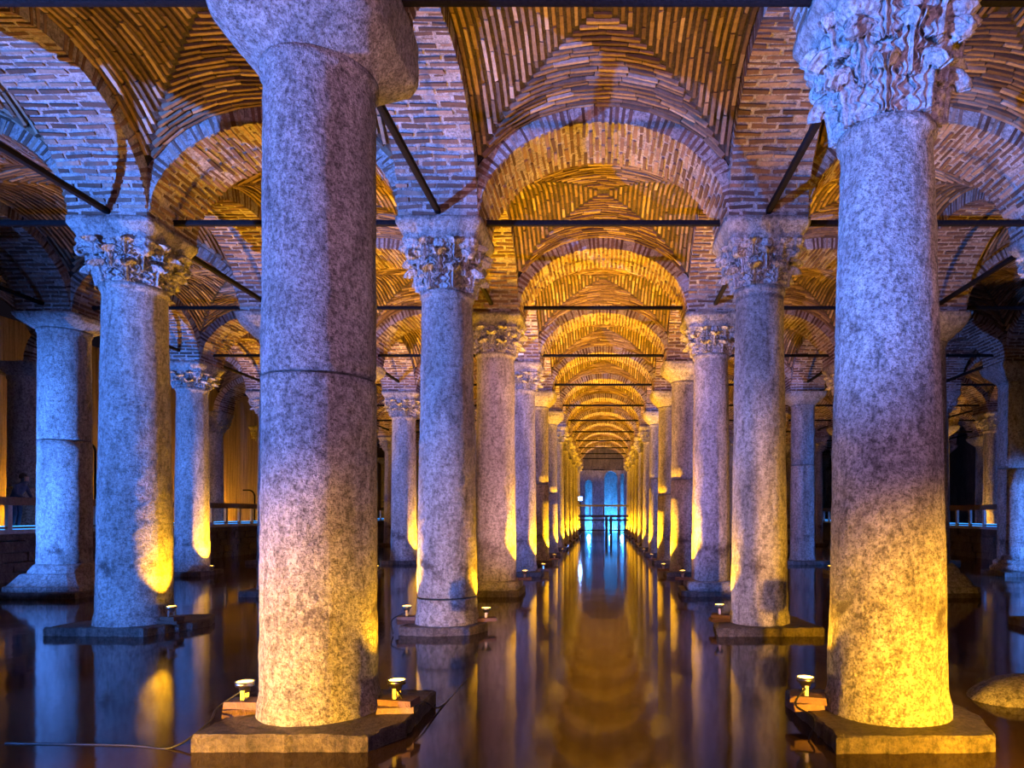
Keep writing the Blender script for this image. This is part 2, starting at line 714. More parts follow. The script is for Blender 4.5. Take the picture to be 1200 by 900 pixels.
# ------------------------------------------------------------------ setting: water, walls
tag(MB().box(-24, 28, -12, 68, -0.3, 0.0).build('water', M['water']), 'still dark brown water flooding the cistern floor', 'water', kind='structure')
tag(MB().box(-21.4, -20.6, -12, 68, -0.3, 8.6).build('wall_left', M['plaster']), 'tall plaster wall with rusty vertical streaks', 'wall', kind='structure')
tag(MB().box(26.8, 27.6, -12, 68, -0.3, 8.6).build('wall_right', M['dark_stone']), 'dark rubble wall closing the far balustrade side', 'wall', kind='structure')

# end wall with arched recesses, lit blue from inside
YE = 63.6
root = empty('wall_back', (0, YE, 0))
tag(root, 'end wall with tall arched recesses glowing blue', 'wall', kind='structure')


def end_pier(x0, x1, z0, z1, m='stone'):
    MB().box(x0, x1, 0, 1.2, z0, z1).build('wall_pier', M[m], root)


for x0, x1 in ((-24, -9.2), (-7.9, -4.2), (-3.0, -1.72), (-1.05, 0.1), (1.32, 1.62), (1.95, 5.2), (6.4, 10.5), (11.7, 28)):
    end_pier(x0, x1, -0.3, 6.0)
end_pier(-24, 28, 5.9, 8.6, 'dark_stone')
MB().box(-24, 28, 3.0, 3.4, -0.3, 8.6).build('recess_wall', M['stone'], root)
for x0, x1, zt in ((-1.72, -1.05, 5.0), (0.1, 1.32, 5.85), (1.62, 1.95, 5.6), (-4.2, -3.0, 5.4), (5.2, 6.4, 5.6)):
    # pointed head of each recess
    mb = MB()
    n = 10
    xm, hw = (x0 + x1) / 2, (x1 - x0) / 2
    for sgn in (-1, 1):
        pts = [(xm + sgn * hw, 6.05)] + [(xm + sgn * hw * math.cos(q * PI / 2 / n), zt - 1.2 * hw + 1.2 * hw * math.sin(q * PI / 2 / n)) for q in range(n + 1)] + [(xm, 6.05)]
        f = [Vector((x, 0.02, z)) for x, z in pts]
        g = [Vector((x, 1.18, z)) for x, z in pts]
        mb.add(f + g, [tuple(range(len(pts))), tuple(reversed(range(len(pts), 2 * len(pts))))] + [(q, (q + 1) % len(pts), (q + 1) % len(pts) + len(pts), q + len(pts)) for q in range(len(pts))])
    mb.build('recess_head', M['stone'], root)
for x in (-3.6, -1.4, 0.7, 1.8, 5.8):
    lamp('POINT', 'blue_recess_light', (x, YE + 1.9, 0.5), None, 1000, (0.03, 0.30, 1.0), 0.15)
lamp('SPOT', 'blue_end_light', (1.0, 59.6, 0.4), (0.2, 63.6, 3.5), 900, (0.04, 0.22, 1.0), 0.1, 1.6, 0.6)

# ------------------------------------------------------------------ arches, vaults, tie rods
NEAR_T = {(2, 0), (2, -1), (2, 1), (3, 0), (3, -1), (3, -2), (3, 1)}
NEAR_L = {(-1, 1), (1, 1), (-2, 1), (2, 1), (-1, 2), (1, 2), (-2, 2), (2, 2), (-3, 2)}
NEAR_V = {(0, 1), (-1, 1), (1, 1), (0, 2), (-1, 2), (1, 2), (-2, 2)}
ROD_Z = {1: 6.30, 2: 6.41, 3: 6.53, 4: 6.56}
AISLES = range(-3, 5)
LINES = [-4, -3, -2, -1, 1, 2, 3, 4, 5]
cols_needed = set()
ROD_BOX = {}


def tie_rod(p0, p1, label):
    c = (Vector(p0) + Vector(p1)) / 2
    d = Vector(p1) - Vector(p0)
    key = round(d.length, 3)
    if key not in ROD_BOX:
        L, h = d.length / 2, 0.042
        mb = MB()
        mb.rings([super_ring(h, 5, -L, 12), super_ring(h, 5, L, 12)])
        mb.v = [Vector((v.z, v.x, v.y)) for v in mb.v]
        ROD_BOX[key] = mesh('tie_rod', mb.v, mb.f, M['iron'])
    o = obj('tie_rod', ROD_BOX[key], None, c, (0, 0, math.atan2(d.y, d.x)))
    tag(o, label, 'tie rod', 'dark iron tie rods under the arches')


for i in AISLES:
    x = aisle_x(i)
    for r in range(1, LASTROW + 1):
        y0, y1 = ry(r), ry(r) + S
        vis = in_view_x(x, y0, y1, W / 2)
        if not vis and not (r <= 2 and abs(i) <= 1):
            continue
        vault(i, r, (i, r) in NEAR_V)
        if in_view_x(x, y0 - .6, y0 + .6, W / 2) or abs(i) <= 1:
            cross_arch(r, i, (r, i) in NEAR_T)
            z = ROD_Z.get(r, 6.6)
            if i > -3:
                tie_rod((x - HX - .1, y0, z), (x + HX + .1, y0, z), f'dark iron tie rod across {aisle_name(i)} at the {ORD[r]} column row')
        for k in ((i - 1 if i <= 0 else i), (i + 1 if i >= 0 else i)):
            cols_needed.add((k, r))
            if r < LASTROW:
                cols_needed.add((k, r + 1))
long_done = set()
for (k, r) in sorted(cols_needed):
    if k not in LINES:
        continue
    if r + 1 > LASTROW + 1:
        continue
    if not (in_view_x(cx(k), ry(r), ry(r) + S, 1.5) or (r == 1 and abs(k) <= 2)):
        continue
    if k == -4:
        continue
    long_arch(k, r, (k, r) in NEAR_L)
    z = ROD_Z.get(r, 6.6)
    tie_rod((cx(k), ry(r) + AW - .1, z + .03), (cx(k), ry(r) + S - AW + .1, z + .03), f'dark iron tie rod between {ORD[r]} and {ORD[r + 1]} columns of {line_name(k)}')


# ------------------------------------------------------------------ columns
def leaf_mesh(h, w, curl, seed, R):
    """acanthus leaf: base at the origin, +y outwards, z up; lobed edge, ribs, curled tip, real thickness"""
    NT, NS = 16, 22
    path = [(0.0, 0.0)]
    L = h * 1.22
    for i in range(NT):
        t = (i + 0.5) / NT
        ang = math.radians(88 - 22 * t) if t < 0.62 else math.radians(74 - curl * ((t - 0.62) / 0.38) ** 1.2)
        y, z = path[-1]
        path.append((y + math.cos(ang) * L / NT, z + math.sin(ang) * L / NT))
    front, back = [], []
    for i in range(NT + 1):
        t = i / NT
        y, z = path[i]
        a0, a1 = path[max(i - 1, 0)], path[min(i + 1, NT)]
        ty, tz = a1[0] - a0[0], a1[1] - a0[1]
        l = math.hypot(ty, tz)
        ny, nz = tz / l, -ty / l          # outward normal
        wd = w * (0.72 + 0.34 * math.sin(PI * min(1.0, t * 1.05)))
        wd *= 1 - 0.5 * abs(math.sin(3.5 * PI * t + 0.3)) ** 1.5
        if t > 0.72:
            wd *= 1 - 0.62 * ((t - 0.72) / 0.28) ** 2
        for j in range(NS + 1):
            s = -1 + 2 * j / NS
            x = s * wd
            rib = 0.032 * math.cos(abs(s) * PI * 5 - t * 6 * abs(s)) * (h / 0.3) + 0.025 * max(0, 1 - abs(s) * 5)
            off = rib - 0.05 * s * s
            yy = y - x * x / (2 * R)
            zz = z - 0.03 * abs(s) * t
            front.append(Vector((x, yy + ny * off, zz + nz * off)))
            back.append(Vector((x * 0.94, yy + ny * (off - 0.03), zz + nz * (off - 0.03))))
    vs = front + back
    n = len(front)
    fs = []
    for i in range(NT):
        for j in range(NS):
            q = i * (NS + 1) + j
            fs.append((q, q + 1, q + NS + 2, q + NS + 1))
            fs.append((n + q, n + q + NS + 1, n + q + NS + 2, n + q + 1))
    edge = [j for j in range(NS + 1)] + [i * (NS + 1) + NS for i in range(1, NT + 1)] + [NT * (NS + 1) + j for j in range(NS - 1, -1, -1)] + [i * (NS + 1) for i in range(NT - 1, 0, -1)]
    for q, e in enumerate(edge):
        e2 = edge[(q + 1) % len(edge)]
        fs.append((e2, e, n + e, n + e2))
    return mesh('leaf', vs, fs, M['carved'], True)


LEAF_A = leaf_mesh(0.32, 0.155, 170, 1, 0.5)
LEAF_B = leaf_mesh(0.34, 0.165, 160, 2, 0.6)
LEAF_C = leaf_mesh(0.24, 0.15, 140, 3, 0.7)


def capital_leaf_list(rn, hc):
    """(mesh, matrix) for three tiers; rn neck radius, hc height of the capital"""
    k = hc / 0.78
    out = []
    for j in range(8):
        a = j * PI / 4 + PI / 8
        for tier, (me, rr, zz, da, sc) in enumerate(((LEAF_A, rn + 0.035, 0.02 * k, 0, k), (LEAF_B, rn + 0.06, 0.24 * k, PI / 8, k), (LEAF_C, rn + 0.09, 0.47 * k, 0, k))):
            ang = a + da
            extra = 0.0
            if tier == 2:
                extra = 0.07
            pos = Vector((math.cos(ang) * (rr + extra), math.sin(ang) * (rr + extra), zz))
            mtx = Matrix.Translation(pos) @ Matrix.Rotation(ang - PI / 2, 4, 'Z') @ Matrix.Diagonal((rn / 0.40, 1.0, sc, 1))
            out.append((me, mtx))
    return out


def leafy_capital(root, rn, z0, z1, near):
    """bell, abacus, boss and leaves between z0 and z1"""
    hc = z1 - z0
    cap = empty('capital', (0, 0, 0))
    cap.parent = root
    cap.location = (0, 0, z0)
    prof = [(0, rn - 0.03), (0.35, rn - 0.03), (0.62, rn + 0.01), (0.82, rn + 0.10)]
    mb = MB()
    mb.rings([super_ring(r, 2 + 2.0 * t, t * hc, 40) for t, r in prof])
    bell = (mb.v, mb.f)
    ab = MB()
    ha = 0.575
    rings = []
    for t, h, dip in ((0.80, ha - 0.06, 0.07), (0.86, ha, 0.06), (0.90, ha - 0.015, 0.06), (0.93, ha + 0.01, 0.05), (1.0, ha + 0.01, 0.05)):
        ring = super_ring(h, 14, t * hc, 56)
        for v in ring:                      # concave sides
            m_ = min(abs(v.x), abs(v.y)) / h
            f = 1 - dip / h * (1 - m_ * m_)
            v.x *= f
            v.y *= f
        rings.append(ring)
    ab.rings(rings)
    boss = []
    for j in range(4):
        a = j * PI / 2
        q = MB()
        q.rings([super_ring(rad, 2.5, zz, 12) for zz, rad in ((-0.07, 0.02), (-0.055, 0.055), (0, 0.075), (0.055, 0.055), (0.07, 0.02))])
        mt = Matrix.Translation((math.cos(a) * (ha - 0.04), math.sin(a) * (ha - 0.04), 0.89 * hc)) @ Matrix.Rotation(a, 4, 'Z') @ Matrix.Diagonal((0.6, 1.15, 1, 1))
        boss.append(([mt @ v for v in q.v], q.f))
    scroll = []
    for j in range(4):
        a = j * PI / 2 + PI / 4
        q = MB()
        pts = []
        for t in range(22):
            th = t / 21 * 3.4 * PI
            rad = 0.085 * (1 - t / 26)
            pts.append((0, -rad * math.cos(th), rad * math.sin(th)))
        q.tube(pts, [0.03 * (1 - 0.5 * t / 21) for t in range(22)], 6)
        mt = Matrix.Translation((math.cos(a) * (rn + 0.24), math.sin(a) * (rn + 0.24), 0.70 * hc)) @ Matrix.Rotation(a - PI / 2, 4, 'Z') @ Matrix.Diagonal((2.6, 1, 1, 1))
        scroll.append(([mt @ v for v in q.v], q.f))
    leaves = capital_leaf_list(rn, hc)
    if near:
        obj('bell', mesh('bell', *bell, M['carved'], True), cap)
        ab.build('abacus', M['carved'], cap, True)
        for v, f in boss:
            obj('boss', mesh('boss', v, f, M['carved'], True), cap)
        for v, f in scroll:
            obj('scroll', mesh('scroll', v, f, M['carved'], True), cap)
        for me, mt in leaves:
            o = obj('leaf', me, cap)
            o.matrix_local = mt
        return None
    bpy.data.objects.remove(cap)
    mb = MB()
    mb.add(*bell)
    mb.add(ab.v, ab.f)
    for v, f in boss + scroll:
        mb.add(v, f)
    for me, mt in leaves:
        mb.add([mt @ v.co for v in me.vertices], [tuple(p.vertices) for p in me.polygons])
    return mesh('capital', mb.v, mb.f, M['carved'], True)


def plain_capital(rn, z0, z1, flare=0.34):
    """block capital swelling from a round neck into a rounded square cushion"""
    hc = z1 - z0
    top = 0.70
    prof = [(0.0, rn + 0.005, 2.0), (0.06, rn + 0.03, 2.3), (flare * 0.45, rn + 0.5 * (top - 0.02 - rn), 3.2), (flare * 0.8, top - 0.045, 4.5), (flare, top - 0.01, 5.5), (flare + 0.16, top + 0.005, 7), (0.8, top + 0.015, 8), (0.985, top + 0.02, 9), (1.0, top - 0.0, 9)]
    rings = []
    # subdivide for surface noise
    fine = []
    for (t0, h0, n0), (t1, h1, n1) in zip(prof, prof[1:]):
        for q in range(4):
            f = q / 4
            fine.append((t0 + (t1 - t0) * f, h0 + (h1 - h0) * f, n0 + (n1 - n0) * f))
    fine.append(prof[-1])
    for t, h, n in fine:
        ring = super_ring(h, n, z0 + t * hc, 72)
        for v in ring:
            d = dispnoise(v, 2.2, 0.03, rn) + dispnoise(v, 9, 0.012, rn + 2)
            v.x *= 1 + d
            v.y *= 1 + d
        rings.append(ring)
    return MB().rings(rings)


def impost(z0, z1, h0, h1):
    hh = z1 - z0
    rings = []
    for t, h in ((0, h0), (0.15, h0 + 0.005), (0.3, h0 + (h1 - h0) * 0.25), (0.55, h0 + (h1 - h0) * 0.7), (0.72, h1), (1.0, h1)):
        ring = super_ring(h, 14, z0 + t * hh, 64)
        for v in ring:
            d = dispnoise(v, 3.0, 0.03, h0 + z0)
            v.x *= 1 + d
            v.y *= 1 + d
        rings.append(ring)
    return MB().rings(rings)


def slab(poly, z0, z1, seed):
    """broken-edged stone slab from a rough outline"""
    rnd = random.Random(seed)
    pts = []
    n = len(poly)
    for i in range(n):
        a, b_ = Vector(poly[i]), Vector(poly[(i + 1) % n])
        m_ = max(2, int((b_ - a).length / 0.07))
        for q in range(m_):
            pnt = a + (b_ - a) * (q / m_)
            pts.append((pnt.x + rnd.uniform(-.012, .012), pnt.y + rnd.uniform(-.012, .012)))
    ring = lambda z, s: [Vector((x * s, y * s, z + rnd.uniform(-.008, .008))) for x, y in pts]
    mb = MB()
    mb.rings([ring(z0, 0.985), ring(z0 + (z1 - z0) * 0.4, 1.0), ring(z1 - 0.02, 1.0), ring(z1, 0.98)])
    return mb


SQ = lambda h: [(-h, -h), (h, -h), (h, h), (-h, h)]

# per column: cap type, shaft top, bottom and top radius, joints, base, slab outline, label
SPEC = {
    (-1, 1): dict(cap='plain', top=5.60, rb=0.475, rt=0.452, joints=[2.97], mat='rough_stone', slab=[(-.70, -.70), (.66, -.70), (.84, -.35), (.84, .65), (-.68, .68)], flare=0.36,
                  label='thick pitted column with a plain block capital on a broad slab with two lamps'),
    (1, 1): dict(cap='leafy', top=5.10, rb=0.485, rt=0.375, mat='rough_stone', slab=[(-.68, -.74), (.56, -.70), (.72, -.2), (.66, .70), (-.70, .68)], capz=6.0,
                 label='tapering column with a tall leafy capital on a slab with one lamp'),
    (-1, 2): dict(cap='leafy', top=5.25, rb=0.465, rt=0.385, slab=[(-.62, -.5), (-.1, -.6), (.45, -.5), (.66, -.1), (.5, .55), (-.55, .55)], band=True,
                  label='gashed violet-lit leafy-capital column girdled by a ring groove near its foot'),
    (1, 2): dict(cap='leafy', top=5.33, rb=0.44, rt=0.365, slab=[(-.75, -.62), (.85, -.6), (.7, .66), (-.62, .66)],
                 label='leafy-capital column with golden lower half standing on a thin square slab'),
    (-2, 2): dict(cap='leafy', top=5.35, rb=0.52, rt=0.435, slab=[(-1.0, -.55), (.55, -.62), (1.0, .3), (.8, .8), (-.7, .7)],
                  label='blue-lit leafy-capital column with one lamp glowing at its foot'),
    (-1, 3): dict(cap='leafy', top=5.44, rb=0.46, rt=0.42, slab=SQ(0.62), thick=0.2,
                  label='violet-lit leafy-capital column on a thick plinth, behind the gashed column'),
    (1, 3): dict(cap='leafy', top=5.42, rb=0.44, rt=0.385, slab=[(-.75, -.55), (.6, -.55), (.6, .6), (-.7, .6)], thick=0.2,
                 label='leafy-capital column with blue-violet edge on a thick round-edged plinth'),
    (-3, 3): dict(cap='plain', top=5.98, rb=0.52, rt=0.49, joints=[3.47], slab=SQ(0.98), base='pedestal', label='broad bright-blue column on a stepped pedestal before the timber handrail'),
    (2, 3): dict(cap='plain', top=5.7, rb=0.47, rt=0.40, joints=[3.3], slab=SQ(0.8), base='pedestal', label='worn column on a crumbling stepped pedestal behind the tapering leafy column'),
    (-3, 4): dict(cap='leafy', top=5.55, rb=0.47, rt=0.42, slab=SQ(0.6), label='slender pinkish column with a scrolled capital before the walkway wall'),
    (-4, 4): dict(cap='plain', top=5.88, rb=0.5, rt=0.47, joints=[2.6], slab=SQ(0.53), label='violet column rising behind the walkway handrail next to the leaning person'),
    (1, 4): dict(cap='plain', top=5.75, rb=0.45, rt=0.41, joints=[2.83], slab=SQ(0.62), label='amber jointed column with a plain cushion capital, fourth along the central aisle'),
    (3, 4): dict(cap='plain', top=5.72, rb=0.46, rt=0.43, joints=[3.15], slab=SQ(0.66), base='torus', label='column on a rounded moulded base beside the balustrade, edged in blue'),
    (2, 5): dict(cap='plain', top=5.82, rb=0.46, rt=0.42, joints=[3.6], slab=SQ(0.75), label='plain-capital column with a blue lower edge on a low square plinth'),
    (-1, 5): dict(cap='plain', top=5.75, rb=0.44, rt=0.42, joints=[2.9], slab=SQ(0.6)),
    (-2, 5): dict(cap='leafy', top=5.4, rb=0.47, rt=0.42, slab=SQ(0.62), label='amber-edged leafy column seen beside the gashed column, on a low plinth'),
}
CAP_CACHE = {}
SHAFT_CACHE = {}


def shaft_profile(rb, rt, top):
    return [(SLAB, rb + 0.03), (SLAB + 0.10, rb + 0.025), (SLAB + 0.2, rb), (SLAB + 1.6, rb - (rb - rt) * 0.22), (SLAB + 3.4, rb - (rb - rt) * 0.6), (top - 0.16, rt), (top - 0.1, rt + 0.005), (top - 0.07, rt + 0.03), (top, rt + 0.028)]


def column(k, r):
    rnd = random.Random(k * 100 + r)
    sp = SPEC.get((k, r))
    auto = sp is None
    if auto:
        sp = dict(cap=rnd.choice(['leafy', 'leafy', 'plain']), top=rnd.choice([5.4, 5.5]), rb=0.46, rt=0.41, slab=SQ(0.62))
        if sp['cap'] == 'plain':
            sp['top'] = 5.75
            if rnd.random() < 0.6:
                sp['joints'] = [rnd.uniform(2.4, 3.4)]
    if k == -4:
        sp['slab'] = SQ(0.53)
    near = r <= 3
    root = empty('stone_column', (cx(k), ry(r), 0))
    capword = 'leafy-capital' if sp['cap'] == 'leafy' else 'plain block-capital'
    label = sp.get('label') or f'{capword} stone column, {ORD[r]} of {line_name(k)}'
    tag(root, label, 'column', 'stone columns standing in the water', 'thing')
    m = M[sp.get('mat', 'stone')]
    top, rb, rt = sp['top'], sp['rb'], sp['rt']
    prof = shaft_profile(rb, rt, top)
    zb = SLAB - 0.01
    thick = sp.get('thick', 0.0)
    base = sp.get('base')
    if base == 'pedestal':
        zb = SLAB + 0.55
    elif base == 'torus':
        zb = SLAB + 0.3
    elif thick:
        zb = SLAB + thick - 0.02
    if r <= 2:
        seg, dz, amp = 96, 0.05, 0.012
    elif r <= 3:
        seg, dz, amp = 64, 0.1, 0.012
    else:
        seg, dz, amp = 32, 0.35, 0.01
    cuts = [zb] + list(sp.get('joints', [])) + [top]
    if sp.get('band'):
        cuts = [zb, 0.52, top]
    key = (rb, rt, top, tuple(cuts), r > 3, near and (k, r))
    if key not in SHAFT_CACHE:
        ms = []
        for q, (a, b_) in enumerate(zip(cuts, cuts[1:])):
            g0 = 0.022 if q else 0.0
            p2 = [(z, rr) for z, rr in prof]
            mb = lathe_noisy(p2, seg, dz, amp, (k * 7.3 + r * 3.1) if near else 5.0, a + g0, b_)
            # soften the lip at a joint
            if q:
                for v in mb.v[:seg]:
                    v.x *= 0.975
                    v.y *= 0.975
            ms.append(mesh('drum' if len(cuts) > 2 else 'shaft', mb.v, mb.f, m, True))
        SHAFT_CACHE[key] = ms
    for me in SHAFT_CACHE[key]:
        obj('drum' if len(cuts) > 2 else 'shaft', me, root)
    # base
    if base == 'pedestal':
        mb = MB().rings([super_ring(h, n, z, 32) for z, h, n in ((SLAB - .02, .88, 7), (SLAB + .10, .86, 7), (SLAB + .12, .80, 6), (SLAB + .36, .66, 4), (SLAB + .38, .62, 2.6), (SLAB + .44, .64, 2.2), (SLAB + .54, .60, 2), (SLAB + .58, .54, 2))])
        for v in mb.v:
            v += Vector((dispnoise(v, 2.5, .07, 1), dispnoise(v, 2.5, .07, 8), 0))
        mb.build('pedestal', M['stone'], root, False)
    elif base == 'torus':
        MB().rings([super_ring(h, 2, z, 40) for z, h in ((SLAB - .02, .60), (SLAB + .06, .66), (SLAB + .13, .64), (SLAB + .17, .56), (SLAB + .22, .57), (SLAB + .28, .58), (SLAB + .33, .50))]).build('moulded_base', M['stone'], root, True)
    if thick:
        MB().rings([super_ring(h, 6, z, 48) for z, h in ((SLAB - .02, .56), (SLAB + thick * .3, .6), (SLAB + thick * .85, .58), (SLAB + thick, .52))]).build('plinth', M['stone'], root, True)
    slab(sp['slab'], -0.2, SLAB, k * 31 + r).build('base_slab', M['slab'], root)
    # capital
    if sp['cap'] == 'leafy':
        capz = sp.get('capz', 5.97)
        if near:
            leafy_capital(root, rt + 0.01, top - 0.01, capz, True)
        else:
            ck = (rt, top, capz)
            if ck not in CAP_CACHE:
                CAP_CACHE[ck] = leafy_capital(root, rt + 0.01, 0.0, capz - top + 0.01, False)
            obj('capital', CAP_CACHE[ck], root, (0, 0, top - 0.01))
        ik = ('imp', capz)
        if ik not in CAP_CACHE:
            q = impost(capz - 0.01, ZS + 0.005, 0.55, 0.655)
            CAP_CACHE[ik] = mesh('impost_block', q.v, q.f, M['stone'], True)
        obj('impost_block', CAP_CACHE[ik], root)
    else:
        ck = ('plain', rt, top, sp.get('flare', 0.6))
        if ck not in CAP_CACHE:
            q = plain_capital(rt + 0.028, top - 0.005, ZS + 0.005, sp.get('flare', 0.6))
            CAP_CACHE[ck] = mesh('capital', q.v, q.f, m, True)
        obj('capital', CAP_CACHE[ck], root)
    return root


cols = [(k, r) for (k, r) in sorted(cols_needed) if k in LINES and r <= LASTROW and (in_view_x(cx(k), ry(r), ry(r), 1.0) or (r == 1 and abs(k) <= 2) or (r == 2 and k == 2))]
for k, r in cols:
    column(k, r)


# ------------------------------------------------------------------ lamps at the column feet
def lathe(prof, seg=20):
    return MB().rings([super_ring(r, 2, z, seg) for z, r in prof])


q = lathe([(0.0, 0.035), (0.02, 0.055), (0.07, 0.06), (0.075, 0.095), (0.125, 0.1), (0.125, 0.088), (0.112, 0.086)])
LAMP_BODY = mesh('lamp_housing', q.v, q.f, M['steel'], True)
q = lathe([(0.100, 0.084), (0.118, 0.084)])
LAMP_LENS = mesh('lens', q.v, q.f, M['amber_lens'], False)
q = MB().box(-0.075, 0.075, -0.02, 0.02, -0.075, -0.06)
q.box(-0.075, -0.06, -0.02, 0.02, -0.07, 0.04).box(0.06, 0.075, -0.02, 0.02, -0.07, 0.04)
LAMP_BRACKET = mesh('bracket', q.v, q.f, M['steel'])
LB = [mesh('support_brick', MB().box(-.15, .15, -.09, .09, 0, .055, 0.008).v, MB().box(-.15, .15, -.09, .09, 0, .055).f, M['brick']) for _ in range(3)]


POW = 3.4


def foot_lamp(k, r, ang, power, where, bricks=2, dist=0.18, tilt=0.10, zbase=None, cone=1.75):
    """spotlight beside column k, r at angle ang, aimed up along the shaft"""
    sp = SPEC.get((k, r), {})
    rb = sp.get('rb', 0.46) + dist
    zb = SLAB + (sp.get('thick', 0.0) if zbase is None else zbase)
    x, y = cx(k) + math.cos(ang) * rb, ry(r) + math.sin(ang) * rb
    colname = sp.get('label', f'{ORD[r]} column of {line_name(k)}')
    line = 'wall-side line' if k < 0 else 'balustrade-side line'
    short = {(-1, 1): 'the plain block-capital column', (1, 1): 'the tapering leafy column', (-1, 2): 'the gashed column', (1, 2): 'the golden-footed column', (-2, 2): 'the blue-lit leafy column'}.get((k, r), f'the {ORD[r]} column, {ORD[abs(k)]} {line}')
    for b_ in range(bricks):
        o = obj('support_brick', LB[(b_ + r) % 3], None, (x + 0.02 * b_, y - 0.02 + 0.015 * b_, zb + 0.055 * b_ - 0.002), (0, 0, ang + 0.25 - 0.4 * b_))
        tag(o, f'{"lower" if b_ == 0 else "upper"} flat brick under the {where} lamp of {short}', 'brick', 'bricks propping the lamps')
    h = zb + 0.055 * bricks + 0.058
    root = empty('spotlight', (x, y, h))
    root.rotation_euler = (0.0, 0.0, ang + PI / 2)
    root.scale = (0.8, 0.8, 0.8)
    tag(root, f'small steel amber spotlight at the {where} foot of {short}', 'lamp', 'amber spotlights at the column feet')
    obj('lamp_housing', LAMP_BODY, root)
    obj('lens', LAMP_LENS, root)
    obj('bracket', LAMP_BRACKET, root)
    # beam: up along the shaft, leaning outwards over the aisle
    lamp('SPOT', 'amber_beam', (0, 0, 0.14), (0, -tilt * 3 , 3.0), power * POW, AMBER, 0.05, cone, 0.6, root)
    return root


WALL, BAL = PI, 0.0
foot_lamp(-1, 1, PI + 0.15, 60, 'wall-side', 2, 0.14)
foot_lamp(-1, 1, -0.05, 60, 'aisle-side', 2, 0.2)
foot_lamp(1, 1, PI - 0.1, 60, 'aisle-side', 2, 0.2)
foot_lamp(-1, 2, PI + 0.2, 400, 'wall-side', 2, 0.15)
foot_lamp(-1, 2, 0.1, 200, 'aisle-side', 1, 0.14)
foot_lamp(1, 2, PI - 0.1, 200, 'aisle-side', 2, 0.18)
foot_lamp(-2, 2, -0.25, 260, 'aisle-side', 2, 0.18)
for r in range(3, LASTROW + 1):
    foot_lamp(-1, r, -0.1, 950, 'aisle-side', 1 if r < 6 else 0, 0.22)
    foot_lamp(1, r, PI + 0.1, 950, 'aisle-side', 1 if r < 6 else 0, 0.22)
for (k, r) in ((-2, 3), (-2, 4), (-2, 5), (-2, 7), (-2, 9), (-3, 4), (-3, 5), (-3, 7)):
    foot_lamp(k, r, -0.2, 900, 'aisle-side', 0, 0.2)
for (k, r) in ((2, 1), (2, 2), (2, 3), (2, 4), (2, 6), (2, 8), (3, 6), (3, 8), (4, 6), (4, 8), (5, 7)):
    foot_lamp(k, r, PI + 0.2, 480, 'aisle-side', 0, 0.2)
# wall washers along the streaked wall
for y in (24, 30, 36, 43):
    lamp('POINT', 'amber_wall_light', (-19.4, y, 1.6), None, 450, AMBER, 0.1)
# amber floods of the row behind the viewpoint
lamp('SPOT', 'amber_flood_light', (-4.6, 1.2, 0.35), (-2.4, 5.9, 0.4), 8000, AMBER, 0.08, 0.85, 1.0)
lamp('SPOT', 'amber_flood_light', (3.6, 1.2, 0.35), (2.4, 7.0, 0.4), 10000, AMBER, 0.08, 0.8, 1.0)

# ------------------------------------------------------------------ walkways
def walkway(x0, x1, y0, y1, zd, side, where):
    """deck on a rubble wall with a timber handrail along its aisle edge; side = +1 when the aisle lies towards +x"""
    edge = x1 if side > 0 else x0
    root = empty('walkway', ((x0 + x1) / 2, (y0 + y1) / 2, 0))
    tag(root, f'raised walkway on a rubble wall along {where}', 'walkway')
    ox, oy = root.location.x, root.location.y
    MB().box(x0 - ox, x1 - ox, y0 - oy, y1 - oy, zd - 0.12, zd).build('deck', M['deck'], root)
    inner0, inner1 = (x0 + .1, x1 - 0.28) if side > 0 else (x0 + 0.28, x1 - .1)
    core = MB().box(inner0 - ox, inner1 - ox, y0 - oy, y1 - oy, -0.25, zd - 0.1).build('rubble_core', M['dark_stone'], root)
    rnd = random.Random(int(y0 * 10 + x0))
    z = -0.1
    while z < zd - 0.16:
        h = min(rnd.uniform(0.26, 0.42), zd - 0.12 - z)
        if zd - 0.12 - z - h < 0.12:
            h = zd - 0.12 - z
        y = y0
        while y < min(y1, 46):
            ln = rnd.uniform(0.5, 1.1)
            pr = rnd.uniform(-0.03, 0.05)
            a, b_ = (edge - 0.35, edge - 0.03 + pr) if side > 0 else (edge + 0.03 - pr, edge + 0.35)
            MB().box(a - ox, b_ - ox, y + 0.015 - oy, min(y + ln, y1) - 0.015 - oy, z + 0.012, z + h - 0.012, 0.02).build('stone', M['dark_stone'], core)
            y += ln
        z += h
    rail = empty('handrail', (edge - side * 0.08, (y0 + y1) / 2, zd))
    tag(rail, f'timber handrail on pale posts along {where}', 'handrail')
    L = (y1 - y0) / 2
    MB().box(-0.06, 0.06, -L, L, 0.66, 0.88).build('top_rail', M['timber'], rail)
    MB().box(-0.03, 0.03, -L, L, 0.02, 0.08).build('bottom_rail', M['timber'], rail)
    pm = MB().box(-0.045, 0.045, -0.07, 0.07, 0, 0.68)
    pme = mesh('post', pm.v, pm.f, M['paint'])
    n = int((y1 - y0) / 1.05)
    for i in range(n + 1):
        obj('post', pme, rail, (0, -L + 0.08 + i * (2 * L - 0.16) / n, 0))
    strip = MB().box(-0.03, 0.03, -L, L, 0, 0.10).build('deck_glow_strip', M['deck_glow'], None, loc=(edge - side * 0.22, (y0 + y1) / 2, zd))  # added emissive strip, stands in for blue light falling on the deck
    tag(strip, f'added glowing strip for the blue light on the deck along {where}', 'light strip')


